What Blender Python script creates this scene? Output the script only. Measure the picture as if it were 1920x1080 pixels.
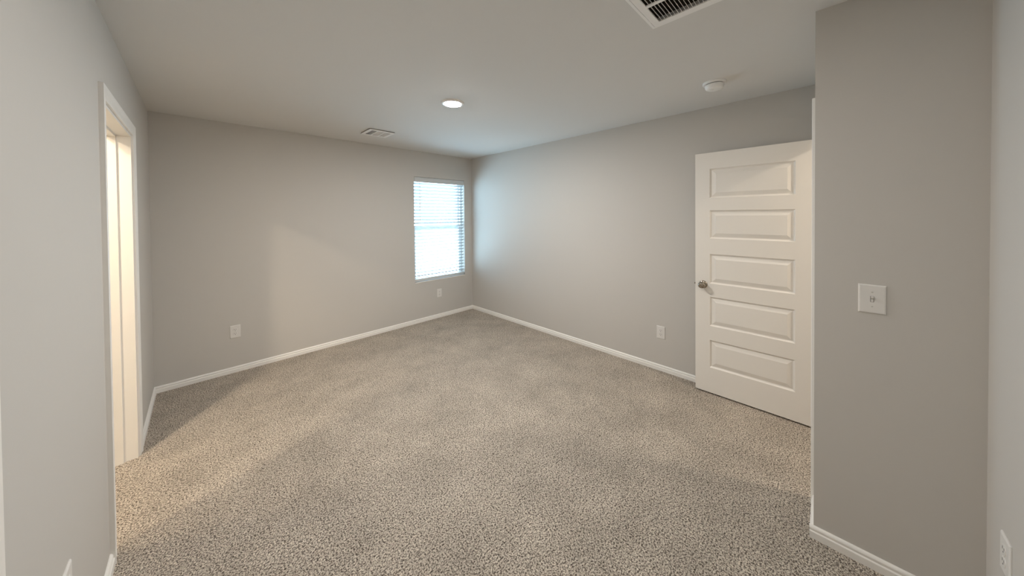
import bpy, bmesh, math
from mathutils import Matrix, Vector
PI = math.pi
for o in list(bpy.data.objects):
    bpy.data.objects.remove(o, do_unlink=True)
SC = bpy.context.scene
COL = SC.collection

# ------------------------------------------------------------------ camera
CAM_H, F_PX, CX, CY = 1.5176, 591.44, 966.27, 411.54
YAW, PITCH, ROLL = 0.7870, -0.0132, -0.0086
fw = Vector((math.sin(YAW) * math.cos(PITCH), math.cos(YAW) * math.cos(PITCH), math.sin(PITCH)))
rt = Vector((math.cos(YAW), -math.sin(YAW), 0))
up = rt.cross(fw)
r2 = rt * math.cos(ROLL) + up * math.sin(ROLL)
u2 = -rt * math.sin(ROLL) + up * math.cos(ROLL)
cam_data = bpy.data.cameras.new('camera')
cam = bpy.data.objects.new('camera', cam_data)
COL.objects.link(cam)
m = Matrix((r2, u2, -fw)).transposed().to_4x4()
m.translation = (0, 0, CAM_H)
cam.matrix_world = m
cam_data.sensor_fit = 'HORIZONTAL'
cam_data.sensor_width = 36.0
cam_data.lens = F_PX / 1920 * 36.0
cam_data.shift_x = (960 - CX) / 1920
cam_data.shift_y = -(540 - CY) / 1920
cam_data.clip_start = 0.02
SC.camera = cam

# ------------------------------------------------------------------ view, world, lights
SC.view_settings.view_transform = 'Standard'
SC.view_settings.look = 'None'
SC.view_settings.gamma = 1
SC.view_settings.use_curve_mapping = False
SC.view_settings.exposure = 0.18
SC.cycles.max_bounces = 14
SC.cycles.diffuse_bounces = 10
SC.cycles.caustics_reflective = False
SC.cycles.caustics_refractive = False
SC.cycles.use_denoising = True

SKY_COLOR, SKY_STRENGTH = (0.54, 0.78, 1.0, 1), 15.0
GROUND_COLOR = (0.50, 0.75, 0.95, 1)      # lawn and paving outside, relative to the sky
NEAR_FILL, LENS_GLOW = 10.0, 830.0
LAMP_COLOR = (1.0, 0.97, 0.935)
BATH_LAMP, DOOR_LAMP, HALL_FILL = 26.0, 13.0, 18.0
BATH_COLOR = (1.0, 0.83, 0.62)

world = bpy.data.worlds.new('world')
SC.world = world
world.use_nodes = True
bg = world.node_tree.nodes['Background']
wt = world.node_tree
w_co = wt.nodes.new('ShaderNodeTexCoord')
w_sep = wt.nodes.new('ShaderNodeSeparateXYZ')
w_map = wt.nodes.new('ShaderNodeMapRange')
w_map.inputs['From Min'].default_value, w_map.inputs['From Max'].default_value = -0.10, 0.0
w_mix = wt.nodes.new('ShaderNodeMix')
w_mix.data_type = 'RGBA'
w_mix.inputs[6].default_value, w_mix.inputs[7].default_value = GROUND_COLOR, SKY_COLOR
wt.links.new(w_co.outputs['Generated'], w_sep.inputs[0])
wt.links.new(w_sep.outputs['Z'], w_map.inputs['Value'])
wt.links.new(w_map.outputs[0], w_mix.inputs[0])
wt.links.new(w_mix.outputs[2], bg.inputs['Color'])
bg.inputs['Strength'].default_value = SKY_STRENGTH


def area_light(name, loc, size, power, color, rot=(0, 0, 0), shape='DISK', size_y=None):
    l = bpy.data.lights.new(name, 'AREA')
    l.shape = shape
    l.size = size
    if size_y: l.size_y = size_y
    l.energy = power
    l.color = color
    o = bpy.data.objects.new(name, l)
    o.location = loc
    o.rotation_euler = rot
    COL.objects.link(o)
    return o


# sampling portal in the window opening (adds no light of its own)
p = area_light('window_portal', (2.57, 4.27, 1.32), 0.95, 1.0, (1, 1, 1), (-PI / 2, 0, 0), 'RECTANGLE', 1.6)
p.data.cycles.is_portal = True
# ceiling lamps of the lit room behind the left doorway
area_light('bath_lamp', (-1.10, 2.10, 2.43), 0.12, BATH_LAMP, BATH_COLOR)
area_light('bath_lamp', (-0.80, 2.52, 2.43), 0.18, DOOR_LAMP, BATH_COLOR)
# added fill light, unseen, brightens the dark side near the camera
area_light('near_fill', (0.80, 0.75, 2.4285), 0.12, NEAR_FILL, LAMP_COLOR)
area_light('hall_fill', (2.70, -0.85, 2.43), 0.13, HALL_FILL, (1.0, 0.86, 0.70))  # added fill in the unseen hall, shining in through the entry doorway

# ------------------------------------------------------------------ materials
def new_mat(name, color, rough=0.5, metal=0.0, spec=0.5):
    mt = bpy.data.materials.new(name)
    mt.use_nodes = True
    b = mt.node_tree.nodes['Principled BSDF']
    b.inputs['Base Color'].default_value = (*color, 1)
    b.inputs['Roughness'].default_value = rough
    b.inputs['Metallic'].default_value = metal
    b.inputs['Specular IOR Level'].default_value = spec
    return mt


def N(mt, t, **kw):
    n = mt.node_tree.nodes.new(t)
    for k, v in kw.items():
        if k in n.inputs: n.inputs[k].default_value = v
        else: setattr(n, k, v)
    return n


def add_bump(mt, scale, strength, dist, detail=2.0):
    tc = N(mt, 'ShaderNodeTexCoord')
    no = N(mt, 'ShaderNodeTexNoise', Scale=scale, Detail=detail)
    bu = N(mt, 'ShaderNodeBump', Strength=strength, Distance=dist)
    L = mt.node_tree.links
    L.new(tc.outputs['Object'], no.inputs['Vector'])
    L.new(no.outputs['Fac'], bu.inputs['Height'])
    L.new(bu.outputs['Normal'], mt.node_tree.nodes['Principled BSDF'].inputs['Normal'])


M_WALL = new_mat('greige_wall_paint', (0.556, 0.534, 0.500), 0.75, spec=0.3)
add_bump(M_WALL, 140, 0.08, 0.002)
M_CEIL = new_mat('ceiling_paint', (0.72, 0.703, 0.678), 0.9, spec=0.2)
add_bump(M_CEIL, 120, 0.1, 0.002)
M_WHITE_WALL = new_mat('white_wall_paint', (0.75, 0.73, 0.68), 0.8, spec=0.2)
M_TRIM = new_mat('white_trim_paint', (0.83, 0.81, 0.775), 0.38)
M_DOOR = new_mat('white_door_paint', (0.79, 0.762, 0.715), 0.42)
M_PLASTIC = new_mat('white_plastic', (0.72, 0.70, 0.67), 0.4)
M_DETECTOR = new_mat('window_lit_plastic', (0.88, 0.87, 0.85), 0.4)
M_VENT = new_mat('white_enamel', (0.90, 0.88, 0.86), 0.4)
M_DARK = new_mat('dark_slot', (0.03, 0.026, 0.022), 0.7)
M_DUCT = new_mat('duct_liner', (0.06, 0.045, 0.03), 0.8)
add_bump(M_DUCT, 60, 0.5, 0.01)
M_NICKEL = new_mat('satin_nickel', (0.38, 0.335, 0.28), 0.2, 1.0)
M_SCREW = new_mat('painted_screw', (0.62, 0.60, 0.56), 0.4)
M_VINYL = new_mat('white_vinyl', (0.82, 0.83, 0.83), 0.4)
M_RAIL = new_mat('blind_valance', (0.60, 0.615, 0.615), 0.45)
M_CORD = new_mat('white_cord', (0.80, 0.80, 0.78), 0.8)


def slat_mat():
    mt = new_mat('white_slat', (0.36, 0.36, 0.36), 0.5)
    nt = mt.node_tree
    b = nt.nodes['Principled BSDF']
    tr = N(mt, 'ShaderNodeBsdfTranslucent', Color=(0.85, 0.86, 0.86, 1))
    mix = N(mt, 'ShaderNodeMixShader', Fac=0.03)
    nt.links.new(b.outputs[0], mix.inputs[1])
    nt.links.new(tr.outputs[0], mix.inputs[2])
    nt.links.new(mix.outputs[0], nt.nodes['Material Output'].inputs['Surface'])
    return mt


M_SLAT = slat_mat()


def glass_mat():
    mt = bpy.data.materials.new('window_glass')
    mt.use_nodes = True
    nt = mt.node_tree
    nt.nodes.remove(nt.nodes['Principled BSDF'])
    t = N(mt, 'ShaderNodeBsdfTransparent', Color=(0.94, 0.97, 0.97, 1))
    g = N(mt, 'ShaderNodeBsdfGlossy', Roughness=0.02)
    mix = N(mt, 'ShaderNodeMixShader', Fac=0.06)
    nt.links.new(t.outputs[0], mix.inputs[1])
    nt.links.new(g.outputs[0], mix.inputs[2])
    nt.links.new(mix.outputs[0], nt.nodes['Material Output'].inputs['Surface'])
    return mt


M_GLASS = glass_mat()


def emit_mat(name, color, strength):
    mt = bpy.data.materials.new(name)
    mt.use_nodes = True
    nt = mt.node_tree
    nt.nodes.remove(nt.nodes['Principled BSDF'])
    e = N(mt, 'ShaderNodeEmission', Color=color, Strength=strength)
    nt.links.new(e.outputs[0], nt.nodes['Material Output'].inputs['Surface'])
    return mt


M_LENS = emit_mat('lamp_lens', (*LAMP_COLOR, 1), LENS_GLOW)


def carpet_mat():
    mt = new_mat('speckled_carpet', (0.4, 0.36, 0.31), 1.0, spec=0.05)
    nt = mt.node_tree
    L = nt.links
    b = nt.nodes['Principled BSDF']
    tc = N(mt, 'ShaderNodeTexCoord')
    # warp so the tufts are not round cells
    wn = N(mt, 'ShaderNodeTexNoise', Scale=70, Detail=1)
    mad = N(mt, 'ShaderNodeVectorMath', operation='MULTIPLY_ADD')
    mad.inputs[1].default_value = (0.010, 0.010, 0.0)
    L.new(tc.outputs['Object'], wn.inputs['Vector'])
    L.new(wn.outputs['Color'], mad.inputs[0])
    L.new(tc.outputs['Object'], mad.inputs[2])
    vo = N(mt, 'ShaderNodeTexVoronoi', Scale=230)
    L.new(mad.outputs[0], vo.inputs['Vector'])
    sep = N(mt, 'ShaderNodeSeparateColor')
    L.new(vo.outputs['Color'], sep.inputs[0])
    ramp = N(mt, 'ShaderNodeValToRGB')
    cr = ramp.color_ramp
    cr.interpolation = 'LINEAR'
    stops = [(0.0, (0.075, 0.058, 0.045)), (0.22, (0.22, 0.184, 0.154)), (0.48, (0.53, 0.464, 0.388)),
             (0.78, (0.70, 0.625, 0.53)), (1.0, (0.83, 0.755, 0.655))]
    cr.elements[0].position, cr.elements[0].color = stops[0][0], (*stops[0][1], 1)
    cr.elements[1].position, cr.elements[1].color = stops[-1][0], (*stops[-1][1], 1)
    for pz, c in stops[1:-1]:
        e = cr.elements.new(pz); e.color = (*c, 1)
    # curled yarn: dark valleys between bright loops, mixed with the tuft colour
    yn = N(mt, 'ShaderNodeTexNoise', Scale=148, Detail=2.2, Roughness=0.55, Distortion=0.4)
    L.new(tc.outputs['Object'], yn.inputs['Vector'])
    yr = N(mt, 'ShaderNodeMapRange')
    yr.inputs['From Min'].default_value, yr.inputs['From Max'].default_value = 0.385, 0.60
    L.new(yn.outputs['Fac'], yr.inputs['Value'])
    ym = N(mt, 'ShaderNodeMath', operation='MULTIPLY')
    ym.inputs[1].default_value = 0.78
    L.new(yr.outputs[0], ym.inputs[0])
    yc = N(mt, 'ShaderNodeMath', operation='MULTIPLY_ADD')
    yc.inputs[1].default_value = 0.22
    L.new(sep.outputs[0], yc.inputs[0]); L.new(ym.outputs[0], yc.inputs[2])
    L.new(yc.outputs[0], ramp.inputs[0])
    # fine yarn fleck
    fn = N(mt, 'ShaderNodeTexNoise', Scale=340, Detail=2)
    L.new(tc.outputs['Object'], fn.inputs['Vector'])
    fr = N(mt, 'ShaderNodeMapRange')
    fr.inputs['From Min'].default_value, fr.inputs['From Max'].default_value = 0.3, 0.7
    fr.inputs['To Min'].default_value, fr.inputs['To Max'].default_value = 0.55, 1.45
    L.new(fn.outputs['Fac'], fr.inputs['Value'])
    # broad nap brushed in different directions
    bn = N(mt, 'ShaderNodeTexNoise', Scale=3.2, Detail=4, Roughness=0.6)
    L.new(tc.outputs['Object'], bn.inputs['Vector'])
    br = N(mt, 'ShaderNodeMapRange')
    br.inputs['From Min'].default_value, br.inputs['From Max'].default_value = 0.3, 0.7
    br.inputs['To Min'].default_value, br.inputs['To Max'].default_value = 0.86, 1.14
    L.new(bn.outputs['Fac'], br.inputs['Value'])
    mu = N(mt, 'ShaderNodeMath', operation='MULTIPLY')
    L.new(fr.outputs[0], mu.inputs[0]); L.new(br.outputs[0], mu.inputs[1])
    sc = N(mt, 'ShaderNodeVectorMath', operation='SCALE')
    L.new(ramp.outputs[0], sc.inputs[0]); L.new(mu.outputs[0], sc.inputs['Scale'])
    L.new(sc.outputs[0], b.inputs['Base Color'])
    # pile relief
    ad = N(mt, 'ShaderNodeMath', operation='ADD')
    L.new(yr.outputs[0], ad.inputs[0]); L.new(fn.outputs['Fac'], ad.inputs[1])
    bu = N(mt, 'ShaderNodeBump', Strength=0.8, Distance=0.006)
    L.new(ad.outputs[0], bu.inputs['Height'])
    L.new(bu.outputs['Normal'], b.inputs['Normal'])
    return mt


M_CARPET = carpet_mat()

# ------------------------------------------------------------------ mesh helpers
def box(bm, x0, x1, y0, y1, z0, z1, bevel=0.0, seg=1):
    vs = [bm.verts.new((x, y, z)) for z in (z0, z1) for y in (y0, y1) for x in (x0, x1)]
    fs = [(0, 2, 3, 1), (4, 5, 7, 6), (0, 1, 5, 4), (2, 6, 7, 3), (0, 4, 6, 2), (1, 3, 7, 5)]
    faces = [bm.faces.new([vs[i] for i in f]) for f in fs]
    if bevel:
        es = {e for f in faces for e in f.edges}
        bmesh.ops.bevel(bm, geom=list(es), offset=bevel, segments=seg, affect='EDGES', profile=0.6)


def lathe(bm, prof, seg=48, mat=None, cap0=True, cap1=True):
    """profile of (radius, height) revolved about +Z, then moved by mat"""
    rings = []
    for r, z in prof:
        ring = []
        for k in range(seg):
            a = 2 * PI * k / seg
            v = Vector((r * math.cos(a), r * math.sin(a), z))
            ring.append(bm.verts.new(mat @ v if mat else v))
        rings.append(ring)
    for i in range(len(rings) - 1):
        for k in range(seg):
            bm.faces.new((rings[i][k], rings[i][(k + 1) % seg], rings[i + 1][(k + 1) % seg], rings[i + 1][k]))
    if cap0: bm.faces.new(rings[0][::-1])
    if cap1: bm.faces.new(rings[-1])


def prism(bm, pts, axis, a0, a1):
    """2-D outline extruded along axis; for 'x' pts are (y,z), for 'y' (x,z), for 'z' (x,y)"""
    def P(u, v, t):
        return {'x': (t, u, v), 'y': (u, t, v), 'z': (u, v, t)}[axis]
    A = [bm.verts.new(P(u, v, a0)) for u, v in pts]
    B = [bm.verts.new(P(u, v, a1)) for u, v in pts]
    n = len(pts)
    for i in range(n):
        bm.faces.new((A[i], A[(i + 1) % n], B[(i + 1) % n], B[i]))
    bm.faces.new(A[::-1]); bm.faces.new(B)


def obj(name, bm, mat, parent=None, smooth=False, angle=35):
    bmesh.ops.recalc_face_normals(bm, faces=bm.faces[:])
    me = bpy.data.meshes.new(name)
    bm.to_mesh(me); bm.free()
    me.materials.append(mat)
    if smooth:
        me.polygons.foreach_set('use_smooth', [True] * len(me.polygons))
        me.set_sharp_from_angle(angle=math.radians(angle))
    o = bpy.data.objects.new(name, me)
    COL.objects.link(o)
    if parent: o.parent = parent
    return o


def B(*boxes, bevel=0.0, seg=1):
    bm = bmesh.new()
    for b in boxes: box(bm, *b, bevel=bevel, seg=seg)
    return bm


def tag(o, label, cat, group=None, kind=None):
    o['label'] = label
    o['category'] = cat
    if group: o['group'] = group
    if kind: o['kind'] = kind
    return o


def thing(name, label, cat, loc, rotz=0.0, group=None, kind=None):
    o = bpy.data.objects.new(name, None)
    o.empty_display_size = 0.1
    COL.objects.link(o)
    o.location = loc
    o.rotation_euler = (0, 0, rotz)
    return tag(o, label, cat, group, kind)


def copy_tree(o, parent=None):
    c = o.copy()
    COL.objects.link(c)
    c.parent = parent
    for ch in list(o.children):
        copy_tree(ch, c)
    return c


def struct(name, bm, mat, label, cat, smooth=False):
    return tag(obj(name, bm, mat, smooth=smooth), label, cat, kind='structure')


# ------------------------------------------------------------------ room dimensions (metres)
XL, YB, XR, H = -0.296, 4.138, 3.144, 2.44        # left wall, back wall, right wall, ceiling
YD, XE, YG = 0.049, 2.010, -0.409                 # entry-door wall, light-switch wall, wall behind the camera
T = 0.115                                         # wall thickness
WX0, WX1, WZ0, WZ1 = 2.139, 2.998, 0.572, 2.076   # window opening
LY0, LY1, LZ = 2.280, 3.118, 2.042                # lit doorway in the left wall
CY0, CY1 = 0.300, 1.085                           # closet doorway in the left wall, beside the camera
EX0, EX1, EZ = 2.294, 3.058, 2.040                # entry doorway
BATH_X, BATH_Y0, BATH_Y1 = -2.95, 1.35, 3.62      # lit side room
HALL_Y = -1.75

# floor
struct('floor', B((BATH_X - T, XR + T, HALL_Y - T, YB + T, -0.06, 0.0)), M_CARPET,
       'grey beige speckled cut pile carpet covering the whole floor', 'carpet')

# ceiling, open above the return grille and above the supply register
GX0, GX1, GY0, GY1 = 0.920, 1.600, -0.060, 0.622   # return grille outside
VX0, VX1, VY0, VY1 = 1.270, 1.540, 3.392, 3.655    # supply register outside
gi, vi = 0.03, 0.025
gx0, gx1, gy0, gy1 = GX0 + gi, GX1 - gi, GY0 + gi, GY1 - gi
vx0, vx1, vy0, vy1 = VX0 + vi, VX1 - vi, VY0 + vi, VY1 - vi
X0, X1, Y0, Y1 = BATH_X - T, XR + T, HALL_Y - T, YB + T
struct('ceiling', B((X0, X1, Y0, gy0, H, H + 0.02), (X0, gx0, gy0, gy1, H, H + 0.02), (gx1, X1, gy0, gy1, H, H + 0.02),
                    (X0, X1, gy1, vy0, H, H + 0.02), (X0, vx0, vy0, vy1, H, H + 0.02), (vx1, X1, vy0, vy1, H, H + 0.02),
                    (X0, X1, vy1, Y1, H, H + 0.02)), M_CEIL, 'flat painted ceiling of the bedroom', 'ceiling')
# dark ducts above the two openings
def duct(x0, x1, y0, y1, h):
    z = 0.02      # above the ceiling plane, in the fixture's own frame
    t = 0.01
    return [(x0 - t, x0, y0 - t, y1 + t, z, z + h), (x1, x1 + t, y0 - t, y1 + t, z, z + h),
            (x0, x1, y0 - t, y0, z, z + h), (x0, x1, y1, y1 + t, z, z + h), (x0 - t, x1 + t, y0 - t, y1 + t, z + h, z + h + t)]

# walls
struct('wall_back', B((X0, WX0, YB, YB + T, 0, H), (WX1, X1, YB, YB + T, 0, H),
                      (WX0, WX1, YB, YB + T, 0, WZ0), (WX0, WX1, YB, YB + T, WZ1, H)), M_WALL,
       'greige painted back wall with the window near its right end', 'wall')
struct('wall_right', B((XR, XR + T, HALL_Y - T, YB, 0, H)), M_WALL,
       'long greige wall on the right behind the open door', 'wall')
struct('wall_left', B((XL - T, XL, YG - T, CY0, 0, H), (XL - T, XL, CY1, LY0, 0, H), (XL - T, XL, LY1, YB, 0, H),
                      (XL - T, XL, LY0, LY1, LZ, H), (XL - T, XL, CY0, CY1, LZ, H)), M_WALL,
       'greige wall on the left with the lit doorway in it', 'wall')
struct('wall_entry', B((XE, XE + T, HALL_Y, YD - T, 0, H), (XE, EX0 - 0.018, YD - T, YD, 0, H),
                       (EX1 + 0.018, XR, YD - T, YD, 0, H), (EX0 - 0.018, EX1 + 0.018, YD - T, YD, EZ + 0.018, H)), M_WALL,
       'shaded greige wall corner carrying the light switch', 'wall')
struct('wall_front', B((XL, XE, YG - T, YG, 0, H)), M_WALL,
       'pale wall strip at the right edge of the photo', 'wall')
struct('wall_hall', B((XE, XR, HALL_Y - T, HALL_Y, 0, H)), M_WALL, 'end wall of the hall outside the open door', 'wall')
struct('wall_side', B((BATH_X - T, BATH_X, BATH_Y0 - T, BATH_Y1 + T, 0, H), (BATH_X, XL - T, BATH_Y0 - T, BATH_Y0, 0, H),
                      (BATH_X, XL - T, BATH_Y1, BATH_Y1 + T, 0, H)), M_WHITE_WALL,
       'walls of the lit side room beyond the left doorway', 'wall')
struct('wall_closet', B((XL - T - 0.62, XL - T - 0.6, CY0 - 0.3, BATH_Y0 - T, 0, H), (XL - T - 0.6, XL - T, CY0 - 0.3, CY0 - 0.28, 0, H)),
       M_WHITE_WALL, 'inside walls of the closet on the left', 'wall')

# ------------------------------------------------------------------ baseboards
BP = [(0, 0.0), (0.014, 0.0), (0.014, 0.030), (0.0125, 0.0325), (0.0085, 0.0345), (0.0085, 0.0385), (0.0105, 0.0405),
      (0.0105, 0.046), (0.008, 0.0515), (0.004, 0.055), (0, 0.056)]


def base_run(bm, wall, a0, a1, n):
    """n: 'x+' means the wall faces +x, at x=wall, running along y from a0 to a1"""
    s = 1 if n[1] == '+' else -1
    pts = [(wall + s * d, z) for d, z in BP]
    prism(bm, pts, 'y' if n[0] == 'x' else 'x', a0, a1)


def baseboard(name, runs, label):
    bm = bmesh.new()
    for r in runs: base_run(bm, *r)
    struct(name, bm, M_TRIM, label, 'baseboard')


CW, CT = 0.060, 0.017     # casing width, thickness
baseboard('baseboard_back', [(YB, XL, XR, 'y-')], 'white baseboard along the back wall under the window')
baseboard('baseboard_right', [(XR, YD, YB - 0.014, 'x-')], 'white baseboard along the right wall behind the open door')
baseboard('baseboard_left', [(XL, LY1 + CW + 0.004, YB - 0.014, 'x+'), (XL, CY1 + CW + 0.004, LY0 - CW - 0.004, 'x+'),
                             (XL, YG, CY0 - CW - 0.004, 'x+')],
          'white baseboard along the left wall on both sides of the lit doorway')
baseboard('baseboard_entry', [(XE, YG, YD + 0.014, 'x-'), (YD, XE, EX0 - CW - 0.004, 'y+')],
          'white baseboard below the light switch, turning the corner')
baseboard('baseboard_front', [(YG, XL + 0.014, XE - 0.014, 'y+')], 'white baseboard below the wall at the right edge')

# ------------------------------------------------------------------ door casings and jambs
CP = [(0, 0), (0, 0.011), (0.006, 0.013), (0.012, 0.010), (0.030, 0.012), (0.046, 0.016), (0.057, CT), (CW, 0.0155), (CW, 0)]


def casing_on_x(bm, wall, s, y0, y1, ztop):
    """casing on a wall x=const facing s; opening y0..y1, sides and mitred head"""
    def P(y, z, d): return bm.verts.new((wall + s * d, y, z))
    path = [(y0, 0, -1, 0), (y0, ztop, -1, 1), (y1, ztop, 1, 1), (y1, 0, 1, 0)]
    rows = [[P(y + (w + 0.004) * sy, z + (w + 0.004) * sz, d) for w, d in CP] for y, z, sy, sz in path]
    n = len(CP)
    for i in range(3):
        for k in range(n):
            bm.faces.new((rows[i][k], rows[i][(k + 1) % n], rows[i + 1][(k + 1) % n], rows[i + 1][k]))
    bm.faces.new(rows[0]); bm.faces.new(rows[3][::-1])


def casing_on_y(bm, wall, s, x0, x1, ztop):
    b2 = bmesh.new()
    casing_on_x(b2, wall, s, x0, x1, ztop)
    idx = {}
    for v in b2.verts: idx[v] = bm.verts.new((v.co.y, v.co.x, v.co.z))
    for f in b2.faces: bm.faces.new([idx[v] for v in f.verts])
    b2.free()


def jamb_y(bm, x0, x1, y0, y1, z):      # lining of an opening in an x=const wall
    t = 0.012
    for b in ((x0, x1, y0 - 0.002, y0 + t, 0, z), (x0, x1, y1 - t, y1 + 0.002, 0, z), (x0, x1, y0 + t, y1 - t, z - t, z + 0.002)):
        box(bm, *b)


# trim_1: lit doorway (jamb lining, door stop, hinges left on the far jamb)
bm = bmesh.new(); casing_on_x(bm, XL, 1, LY0, LY1, LZ); casing_on_x(bm, XL - T, -1, LY0, LY1, LZ)
t1 = struct('trim_1', bm, M_TRIM, 'white casing around the lit doorway in the left wall', 'door casing', smooth=False)
bm = bmesh.new(); jamb_y(bm, XL - T - 0.002, XL + 0.002, LY0, LY1, LZ)
obj('jamb', bm, M_TRIM, t1)
sx0, sx1, st = XL - 0.092, XL - 0.056, 0.011
ja, jb, jz = LY0 + 0.012, LY1 - 0.012, LZ - 0.012
bm = B((sx0, sx1, ja, ja + st, 0, jz), (sx0, sx1, jb - st, jb, 0, jz), (sx0, sx1, ja + st, jb - st, jz - st, jz))
obj('door_stop', bm, M_TRIM, t1)
for z in (1.83, 1.08):
    bm = B((XL - T + 0.006, XL - T + 0.022, jb - 0.002, jb + 0.001, z - 0.042, z + 0.042), bevel=0.001)
    lathe(bm, [(0.005, z - 0.045), (0.005, z + 0.045)], 12, Matrix.Translation((XL - T - 0.004, jb - 0.004, 0)))
    h = obj('hinge', bm, M_NICKEL, t1)

# trim_2: entry doorway
bm = bmesh.new(); casing_on_y(bm, YD, 1, EX0, EX1, EZ); casing_on_y(bm, YD - T, -1, EX0, EX1, EZ)
t2 = struct('trim_2', bm, M_TRIM, 'white casing of the doorway behind the switch wall corner, seen edge on', 'door casing')
bm = B((EX0 - 0.017, EX0, YD - T, YD, 0, EZ), (EX1, EX1 + 0.017, YD - T, YD, 0, EZ), (EX0 - 0.017, EX1 + 0.017, YD - T, YD, EZ, EZ + 0.017))
obj('jamb', bm, M_TRIM, t2)
bm = B((EX0, EX0 + st, YD - 0.075, YD - 0.04, 0, EZ), (EX1 - st, EX1, YD - 0.075, YD - 0.04, 0, EZ),
       (EX0 + st, EX1 - st, YD - 0.075, YD - 0.04, EZ - st, EZ))
obj('door_stop', bm, M_TRIM, t2)

# trim_3: closet doorway beside the camera
bm = bmesh.new(); casing_on_x(bm, XL, 1, CY0, CY1, LZ)
t3 = struct('trim_3', bm, M_TRIM, 'white casing edge at the lower left corner of the photo', 'door casing')
bm = bmesh.new(); jamb_y(bm, XL - T, XL + 0.002, CY0, CY1, LZ)
obj('jamb', bm, M_TRIM, t3)

# ------------------------------------------------------------------ five-panel doors
def door_leaf_bm(w, h, th):
    """leaf in local coords: width 0..w along +Y, thickness 0..th along +X, height 0..h"""
    bm = bmesh.new()
    s0, s1 = 0.116, w - 0.108
    rows = [(0.212, 0.444), (0.564, 0.808), (0.920, 1.168), (1.298, 1.533), (1.636, 1.880)]
    prof = [(0.0, 0.0), (0.004, 0.006), (0.011, 0.0115), (0.016, 0.0115), (0.019, 0.0100), (0.044, 0.0015)]
    for side in (0, 1):
        def V(y, z, d):
            return bm.verts.new((d if side == 0 else th - d, y, z))
        def quad(a, b, c, e):
            bm.faces.new([V(*a), V(*b), V(*c), V(*e)])
        quad((0, 0, 0), (s0, 0, 0), (s0, h, 0), (0, h, 0))
        quad((s1, 0, 0), (w, 0, 0), (w, h, 0), (s1, h, 0))
        zs = [0] + [z for r in rows for z in r] + [h]
        for k in range(0, len(zs), 2):
            quad((s0, zs[k], 0), (s1, zs[k], 0), (s1, zs[k + 1], 0), (s0, zs[k + 1], 0))
        for z0, z1 in rows:
            rings = []
            for i, d in prof:
                rings.append([V(s0 + i, z0 + i, d), V(s1 - i, z0 + i, d), V(s1 - i, z1 - i, d), V(s0 + i, z1 - i, d)])
            for a, b in zip(rings, rings[1:]):
                for k in range(4):
                    bm.faces.new((a[k], a[(k + 1) % 4], b[(k + 1) % 4], b[k]))
            bm.faces.new(rings[-1])
    for y in (0, w):
        bm.faces.new([bm.verts.new(q) for q in ((0, y, 0), (th, y, 0), (th, y, h), (0, y, h))])
    for z in (0, h):
        bm.faces.new([bm.verts.new(q) for q in ((0, 0, z), (th, 0, z), (th, w, z), (0, w, z))])
    bmesh.ops.remove_doubles(bm, verts=bm.verts[:], dist=1e-5)
    return bm


def knob_bm(s):
    """door knob whose axis points along s*X from the origin on the door face"""
    bm = bmesh.new()
    prof = [(0.0325, 0.0), (0.0325, 0.003), (0.030, 0.007), (0.022, 0.010), (0.014, 0.012), (0.011, 0.020), (0.012, 0.027),
            (0.018, 0.031), (0.0245, 0.037), (0.0272, 0.045), (0.0262, 0.053), (0.0225, 0.0595), (0.016, 0.0635), (0.008, 0.065)]
    lathe(bm, prof, 48, Matrix.Rotation(s * PI / 2, 4, 'Y'))
    return bm


DX, DY, DW, DH, DT = 3.018, 0.058, 0.762, 2.014, 0.035
door = thing('door_1', 'open white five panel door with a round nickel knob, swung against the right wall', 'door',
             (DX, DY, 0.012), kind='structure')
obj('door_leaf', door_leaf_bm(DW, DH, DT), M_DOOR, door)
for s, x in ((-1, 0.0), (1, DT)):
    k = obj('door_knob', knob_bm(s), M_NICKEL, door, smooth=True, angle=50)
    k.location = (x, 0.702, 0.906)
    k['label'] = 'round satin nickel knob'
bm = B((0.006, DT - 0.006, DW - 0.001, DW + 0.0012, 0.878, 0.934), bevel=0.0008)
box(bm, 0.011, DT - 0.011, DW, DW + 0.011, 0.898, 0.914, bevel=0.003)
obj('latch', bm, M_NICKEL, door)
for z in (0.25, 1.0, 1.78):
    bm = B((DT - 0.033, DT - 0.002, -0.0015, 0.001, z - 0.044, z + 0.044))
    lathe(bm, [(0.0055, z - 0.046), (0.0055, z + 0.046)], 14, Matrix.Translation((DT + 0.005, -0.002, 0)))
    obj('hinge', bm, M_NICKEL, door)

closet = thing('door_2', 'closed white closet door at the lower left edge of the photo', 'door', (XL - 0.05, CY0 + 0.015, 0.012), kind='structure')
obj('door_leaf', door_leaf_bm(CY1 - CY0 - 0.03, DH, DT), M_DOOR, closet)
k = obj('door_knob', knob_bm(1), M_NICKEL, closet, smooth=True, angle=50)
k.location = (DT, 0.06, 0.906)

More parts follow.
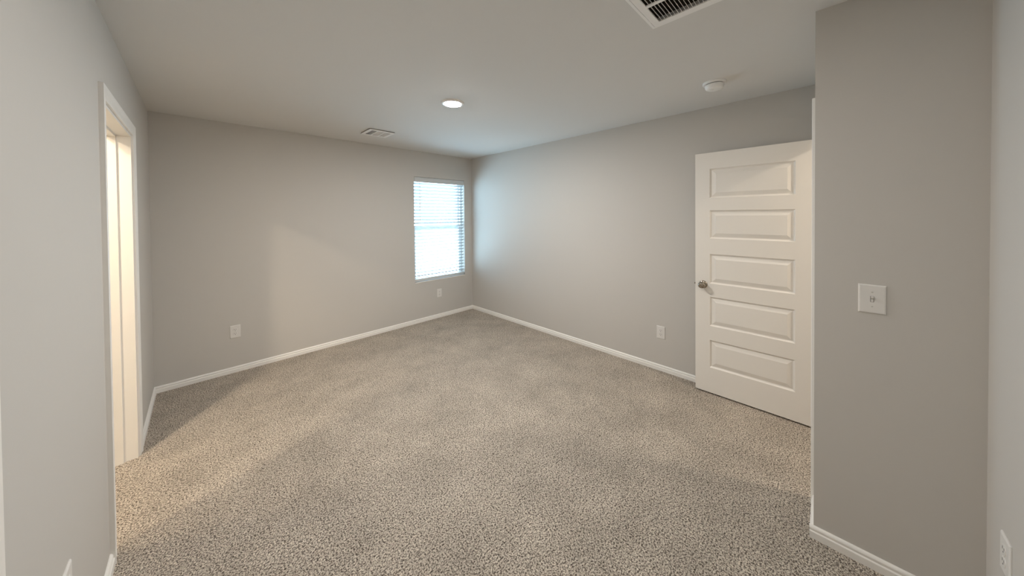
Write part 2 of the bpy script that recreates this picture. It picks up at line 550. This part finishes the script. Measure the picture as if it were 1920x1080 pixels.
# ------------------------------------------------------------------ window and blind
win = thing('window_1', 'white vinyl single hung window behind the blind in the back wall', 'window', ((WX0 + WX1) / 2, YB + 0.075, WZ0), kind='structure')
ww, wh = WX1 - WX0, WZ1 - WZ0
a, f = ww / 2, 0.030
obj('window_frame', B((-a, -a + f, 0, 0.06, 0, wh), (a - f, a, 0, 0.06, 0, wh), (-a + f, a - f, 0, 0.06, 0, f), (-a + f, a - f, 0, 0.06, wh - f, wh)), M_VINYL, win)
mr = 0.775
for nm, z0, z1, y in (('lower_sash', f, mr + 0.02, 0.008), ('upper_sash', mr - 0.02, wh - f, 0.034)):
    q = 0.027
    s = obj(nm, B((-a + f, -a + f + q, y, y + 0.022, z0, z1), (a - f - q, a - f, y, y + 0.022, z0, z1),
                  (-a + f + q, a - f - q, y, y + 0.022, z0, z0 + q), (-a + f + q, a - f - q, y, y + 0.022, z1 - q, z1)), M_VINYL, win)
    obj('pane', B((-a + f + q, a - f - q, y + 0.009, y + 0.013, z0 + q, z1 - q)), M_GLASS, s)
obj('sash_lock', B((-0.03, 0.03, -0.004, 0.008, mr + 0.02, mr + 0.032), bevel=0.002), M_VINYL, win)
struct('trim_4', B((WX0, WX1, YB - 0.006, YB + 0.075, WZ0 - 0.006, WZ0 + 0.006), bevel=0.002), M_TRIM,
       'thin white sill at the bottom of the window recess', 'window sill')

blind = thing('window_blind', 'white slatted blind hung inside the window recess of the back wall', 'blind', ((WX0 + WX1) / 2, YB + 0.034, WZ0))
bw = a - 0.006
bm = bmesh.new()
vp = [(-0.034, wh - 0.072), (-0.028, wh - 0.076), (-0.024, wh - 0.074), (-0.024, wh - 0.004), (-0.034, wh - 0.004), (-0.037, wh - 0.010), (-0.037, wh - 0.016),
      (-0.034, wh - 0.020), (-0.034, wh - 0.060)]
prism(bm, vp, 'x', -bw - 0.002, bw + 0.002)
obj('valance', bm, M_RAIL, blind)
obj('headrail', B((-bw, bw, -0.022, 0.028, wh - 0.045, wh - 0.002)), M_RAIL, blind)


def slat_bm(tilt, half=0.025, th=0.0034):
    bm = bmesh.new()
    n = 8
    top, bot = [], []
    for i in range(n + 1):
        u = -half + 2 * half * i / n
        c = 0.0026 * (1 - (u / half) ** 2)
        for lst, o_ in ((top, th / 2), (bot, -th / 2)):
            y, z = u, c + o_
            lst.append((y * math.cos(tilt) - z * math.sin(tilt), y * math.sin(tilt) + z * math.cos(tilt)))
    prism(bm, top + bot[::-1], 'x', -bw, bw)
    return bm


SLAT_TILT = math.radians(-27)
N_SLATS = 29
z_lo, z_hi = 0.088, wh - 0.092
slat0 = obj('slat', slat_bm(SLAT_TILT), M_SLAT, blind, smooth=True)
for i in range(N_SLATS):
    s = slat0 if i == 0 else slat0.copy()
    if i:
        COL.objects.link(s)
        s.parent = blind
    s.location = (0, 0, z_lo + (z_hi - z_lo) * i / (N_SLATS - 1))
obj('bottom_rail', B((-bw, bw, -0.026, 0.026, 0.016, 0.050), bevel=0.004, seg=2), M_RAIL, blind, smooth=True)
for x in (-0.31, 0.31):
    bm = bmesh.new()
    for y in (-0.0275, 0.0275):
        box(bm, x - 0.0014, x + 0.0014, y - 0.0008, y + 0.0008, 0.05, wh - 0.045)
    obj('ladder_cord', bm, M_CORD, blind)
bm = bmesh.new()
lathe(bm, [(0.0022, wh - 0.08), (0.0022, wh - 0.095), (0.0042, wh - 0.10), (0.0042, wh - 0.60), (0.0055, wh - 0.605), (0.0055, wh - 0.64), (0.003, wh - 0.645)], 8,
      Matrix.Translation((-0.345, -0.043, 0)))
box(bm, -0.347, -0.343, -0.045, -0.034, wh - 0.082, wh - 0.078)
obj('tilt_wand', bm, M_CORD, blind)

# ------------------------------------------------------------------ ceiling fixtures
lamp = thing('recessed_light', 'lit round flush ceiling light with a white trim ring', 'ceiling light', (1.478, 2.185, H))
bm = bmesh.new()
lathe(bm, [(0.066, -0.001), (0.066, -0.0075), (0.070, -0.0115), (0.078, -0.012), (0.090, -0.007), (0.096, 0.0)], 64, cap0=False, cap1=False)
obj('trim_ring', bm, M_VENT, lamp, smooth=True)
bm = bmesh.new()
lathe(bm, [(0.066, -0.0095), (0.060, -0.0128), (0.048, -0.0152), (0.030, -0.0168), (0.010, -0.0172)], 64, cap0=False)
obj('lens', bm, M_LENS, lamp, smooth=True)

det = thing('smoke_detector', 'round white smoke detector on the ceiling near the open door', 'smoke detector', (2.575, 0.578, H))
bm = bmesh.new()
lathe(bm, [(0.072, 0.0), (0.072, -0.010), (0.069, -0.014), (0.060, -0.0145), (0.054, -0.0145)], 64)
obj('base_ring', bm, M_DETECTOR, det, smooth=True)
bm = bmesh.new()
lathe(bm, [(0.0545, -0.0145), (0.0545, -0.0185)], 64)
obj('vent_gap', bm, M_DARK, det, smooth=True)
bm = bmesh.new()
lathe(bm, [(0.0575, -0.0180), (0.0585, -0.020), (0.0570, -0.034), (0.053, -0.043), (0.046, -0.048), (0.030, -0.050)], 64)
obj('cover', bm, M_DETECTOR, det, smooth=True)
bm = bmesh.new()
lathe(bm, [(0.013, -0.049), (0.013, -0.0525), (0.011, -0.0535)], 32, Matrix.Translation((-0.012, 0.016, 0)))
obj('test_button', bm, M_DETECTOR, det, smooth=True)

# return-air grille
gr = thing('return_air_grille', 'large white return air grille with dark slots at the top of the photo', 'vent', (0, 0, H))
rim = 0.012
zb, zt = -0.010, 0.0
def frame_boxes(x0, x1, y0, y1, w, z0, z1):
    return [(x0, x1, y0, y0 + w, z0, z1), (x0, x1, y1 - w, y1, z0, z1), (x0, x0 + w, y0 + w, y1 - w, z0, z1), (x1 - w, x1, y0 + w, y1 - w, z0, z1)]
obj('outer_frame', B(*frame_boxes(GX0, GX1, GY0, GY1, rim, -0.008, 0.0)), M_VENT, gr)
# hinged face: a hairline gap beside the rim on the long sides, flush on the ends
fx0, fx1, fy0, fy1 = GX0 + rim, GX1 - rim, GY0 + rim + 0.0025, GY1 - rim - 0.0025
ox0, ox1, oy0, oy1 = GX0 + 0.038, GX1 - 0.040, GY0 + 0.044, GY1 - 0.044
bay, nbay = 0, 4
bar = 0.016
bl = (ox1 - ox0 - bar * (nbay - 1)) / nbay
fb = [(fx0, fx1, fy0, oy0, -0.009, -0.003), (fx0, fx1, oy1, fy1, -0.009, -0.003), (fx0, ox0, oy0, oy1, -0.009, -0.003), (ox1, fx1, oy0, oy1, -0.009, -0.003)]
for k in range(1, nbay):
    x = ox0 + k * bl + (k - 1) * bar
    fb.append((x, x + bar, oy0, oy1, -0.009, -0.003))
fb.append((GX1 - 0.075, GX1 - 0.062, fy1 - 0.001, GY1 - rim + 0.001, -0.0095, -0.004))
obj('hinged_face', B(*fb), M_VENT, gr)
pitch = 0.0146
for k in range(nbay):
    x0 = ox0 + k * (bl + bar)
    bm = bmesh.new()
    y = oy1 - pitch
    while y > oy0 + 0.002:
        prism(bm, [(y, -0.0075), (y + 0.0012, -0.0075), (y + 0.0062, 0.006), (y + 0.0050, 0.006)], 'x', x0, x0 + bl)
        y -= pitch
    obj('louvers', bm, M_VENT, gr)
obj('duct', B(*duct(gx0, gx1, gy0, gy1, 0.18)), M_DUCT, gr)

# supply register
vt = thing('ceiling_vent', 'small white supply register on the ceiling near the back wall', 'vent', (0, 0, H))
bm = bmesh.new()
ix0, ix1, iy0, iy1 = VX0 + 0.034, VX1 - 0.034, VY0 + 0.034, VY1 - 0.034
for bx in frame_boxes(VX0, VX1, VY0, VY1, 0.034, -0.013, -0.007): box(bm, *bx)
n3 = (ix1 - ix0 - 2 * 0.016) / 3
for k in (1, 2):
    x = ix0 + k * n3 + (k - 1) * 0.016
    box(bm, x, x + 0.016, iy0, iy1, -0.013, -0.007)
obj('face_frame', bm, M_VENT, vt)
obj('shadow_gap', B(*frame_boxes(VX0 + 0.004, VX1 - 0.004, VY0 + 0.004, VY1 - 0.004, 0.02, -0.007, 0.0)), M_DARK, vt)  # shadow line between frame and ceiling, painted as a dark strip
for k in range(3):
    x0 = ix0 + k * (n3 + 0.016)
    bm = bmesh.new()
    if k == 1:
        y = iy0 + 0.004
        while y < iy1 - 0.01:
            prism(bm, [(y + 0.0055, -0.011), (y + 0.0067, -0.011), (y + 0.0015, 0.004), (y + 0.0003, 0.004)], 'x', x0, x0 + n3)
            y += 0.0135
    else:
        s = 1 if k == 0 else -1
        nl = 4
        for i in range(nl):
            xc = x0 + (i + 0.5) * n3 / nl
            prism(bm, [(xc - s * 0.0045, -0.011), (xc - s * 0.0033, -0.011), (xc + s * 0.0045, 0.004), (xc + s * 0.0033, 0.004)], 'y', iy0, iy1)
    obj('louvers', bm, M_VENT, vt)
obj('duct', B(*duct(vx0, vx1, vy0, vy1, 0.15)), M_DUCT, vt)

# ------------------------------------------------------------------ outlets and switch (local: wall plane y=0, facing -Y)
def plate_bm(w, h, d=0.0058):
    bm = bmesh.new()
    rings = []
    for i, y in ((0.0, 0.0), (0.0, -0.0022), (0.0015, -0.0042), (0.005, -d)):
        rings.append([bm.verts.new((x, y, z)) for x, z in ((-w / 2 + i, -h / 2 + i), (w / 2 - i, -h / 2 + i), (w / 2 - i, h / 2 - i), (-w / 2 + i, h / 2 - i))])
    for p_, q_ in zip(rings, rings[1:]):
        for k in range(4):
            bm.faces.new((p_[k], p_[(k + 1) % 4], q_[(k + 1) % 4], q_[k]))
    bm.faces.new(rings[-1]); bm.faces.new(rings[0][::-1])
    return bm


RX = Matrix.Rotation(PI / 2, 4, 'X')   # +Z -> -Y
def screw(parent, z):
    bm = bmesh.new()
    lathe(bm, [(0.0034, 0.0), (0.0034, 0.0009), (0.0024, 0.0014)], 20, Matrix.Translation((0, -0.0056, z)) @ RX)
    obj('screw', bm, M_SCREW, parent, smooth=True)


def make_outlet(label, loc, rotz):
    t = thing('wall_outlet', label, 'outlet', loc, rotz, group='duplex wall outlets')
    obj('cover_plate', plate_bm(0.079, 0.122), M_PLASTIC, t)
    screw(t, 0)
    for z in (0.0195, -0.0195):
        bm = bmesh.new()
        pts = []
        for k in range(40):     # round face with flattened top and bottom
            an = 2 * PI * k / 40
            pts.append((0.0172 * math.cos(an), max(-0.0143, min(0.0143, 0.0172 * math.sin(an)))))
        A = [bm.verts.new((x, -0.0050, z + q)) for x, q in pts]
        C = [bm.verts.new((x * 0.96, -0.0078, z + q * 0.96)) for x, q in pts]
        for k in range(40):
            bm.faces.new((A[k], A[(k + 1) % 40], C[(k + 1) % 40], C[k]))
        bm.faces.new(C)
        rc = obj('receptacle', bm, M_PLASTIC, t)
        for x, hh in ((-0.0064, 0.0046), (0.0064, 0.0038)):
            obj('slot', B((x - 0.0012, x + 0.0012, -0.0081, -0.0072, z + 0.0042 - hh, z + 0.0042 + hh)), M_DARK, rc)
        bm = bmesh.new()
        lathe(bm, [(0.0026, 0.0072), (0.0026, 0.0081)], 16, Matrix.Translation((0, 0, z - 0.0072)) @ RX)
        obj('ground_hole', bm, M_DARK, rc)
    return t


o0 = make_outlet('white duplex outlet on the back wall left of the pale light patch', (0.2355, YB, 0.399), 0)
for label, loc, rz in (('small white outlet under the window on the back wall', (2.524, YB, 0.366), 0),
                       ('white duplex outlet on the right wall beside the open door', (XR, 1.155, 0.371), -PI / 2),
                       ('white outlet low on the left wall, cut by the bottom edge of the photo', (XL, 1.603, 0.418), PI / 2),
                       ('white outlet low on the pale wall at the right edge of the photo', (1.822, YG, 0.402), PI)):
    c = copy_tree(o0)
    c.location = loc
    c.rotation_euler = (0, 0, rz)
    c['label'] = label

sw = thing('light_switch', 'white toggle light switch on the shaded wall right of the open door', 'light switch', (XE, -0.128, 1.150), -PI / 2)
obj('cover_plate', plate_bm(0.080, 0.121), M_PLASTIC, sw)
screw(sw, 0.030); screw(sw, -0.030)
obj('toggle_slot', B((-0.0052, 0.0052, -0.0061, -0.0050, -0.0125, 0.0125)), M_DARK, sw)
bm = bmesh.new()
prism(bm, [(-0.005, -0.0115), (-0.0066, -0.0115), (-0.0085, 0.000), (-0.0165, 0.0075), (-0.0165, 0.0115), (-0.0125, 0.0125), (-0.005, 0.0115)], 'x', -0.0038, 0.0038)
obj('toggle', bm, M_PLASTIC, sw)
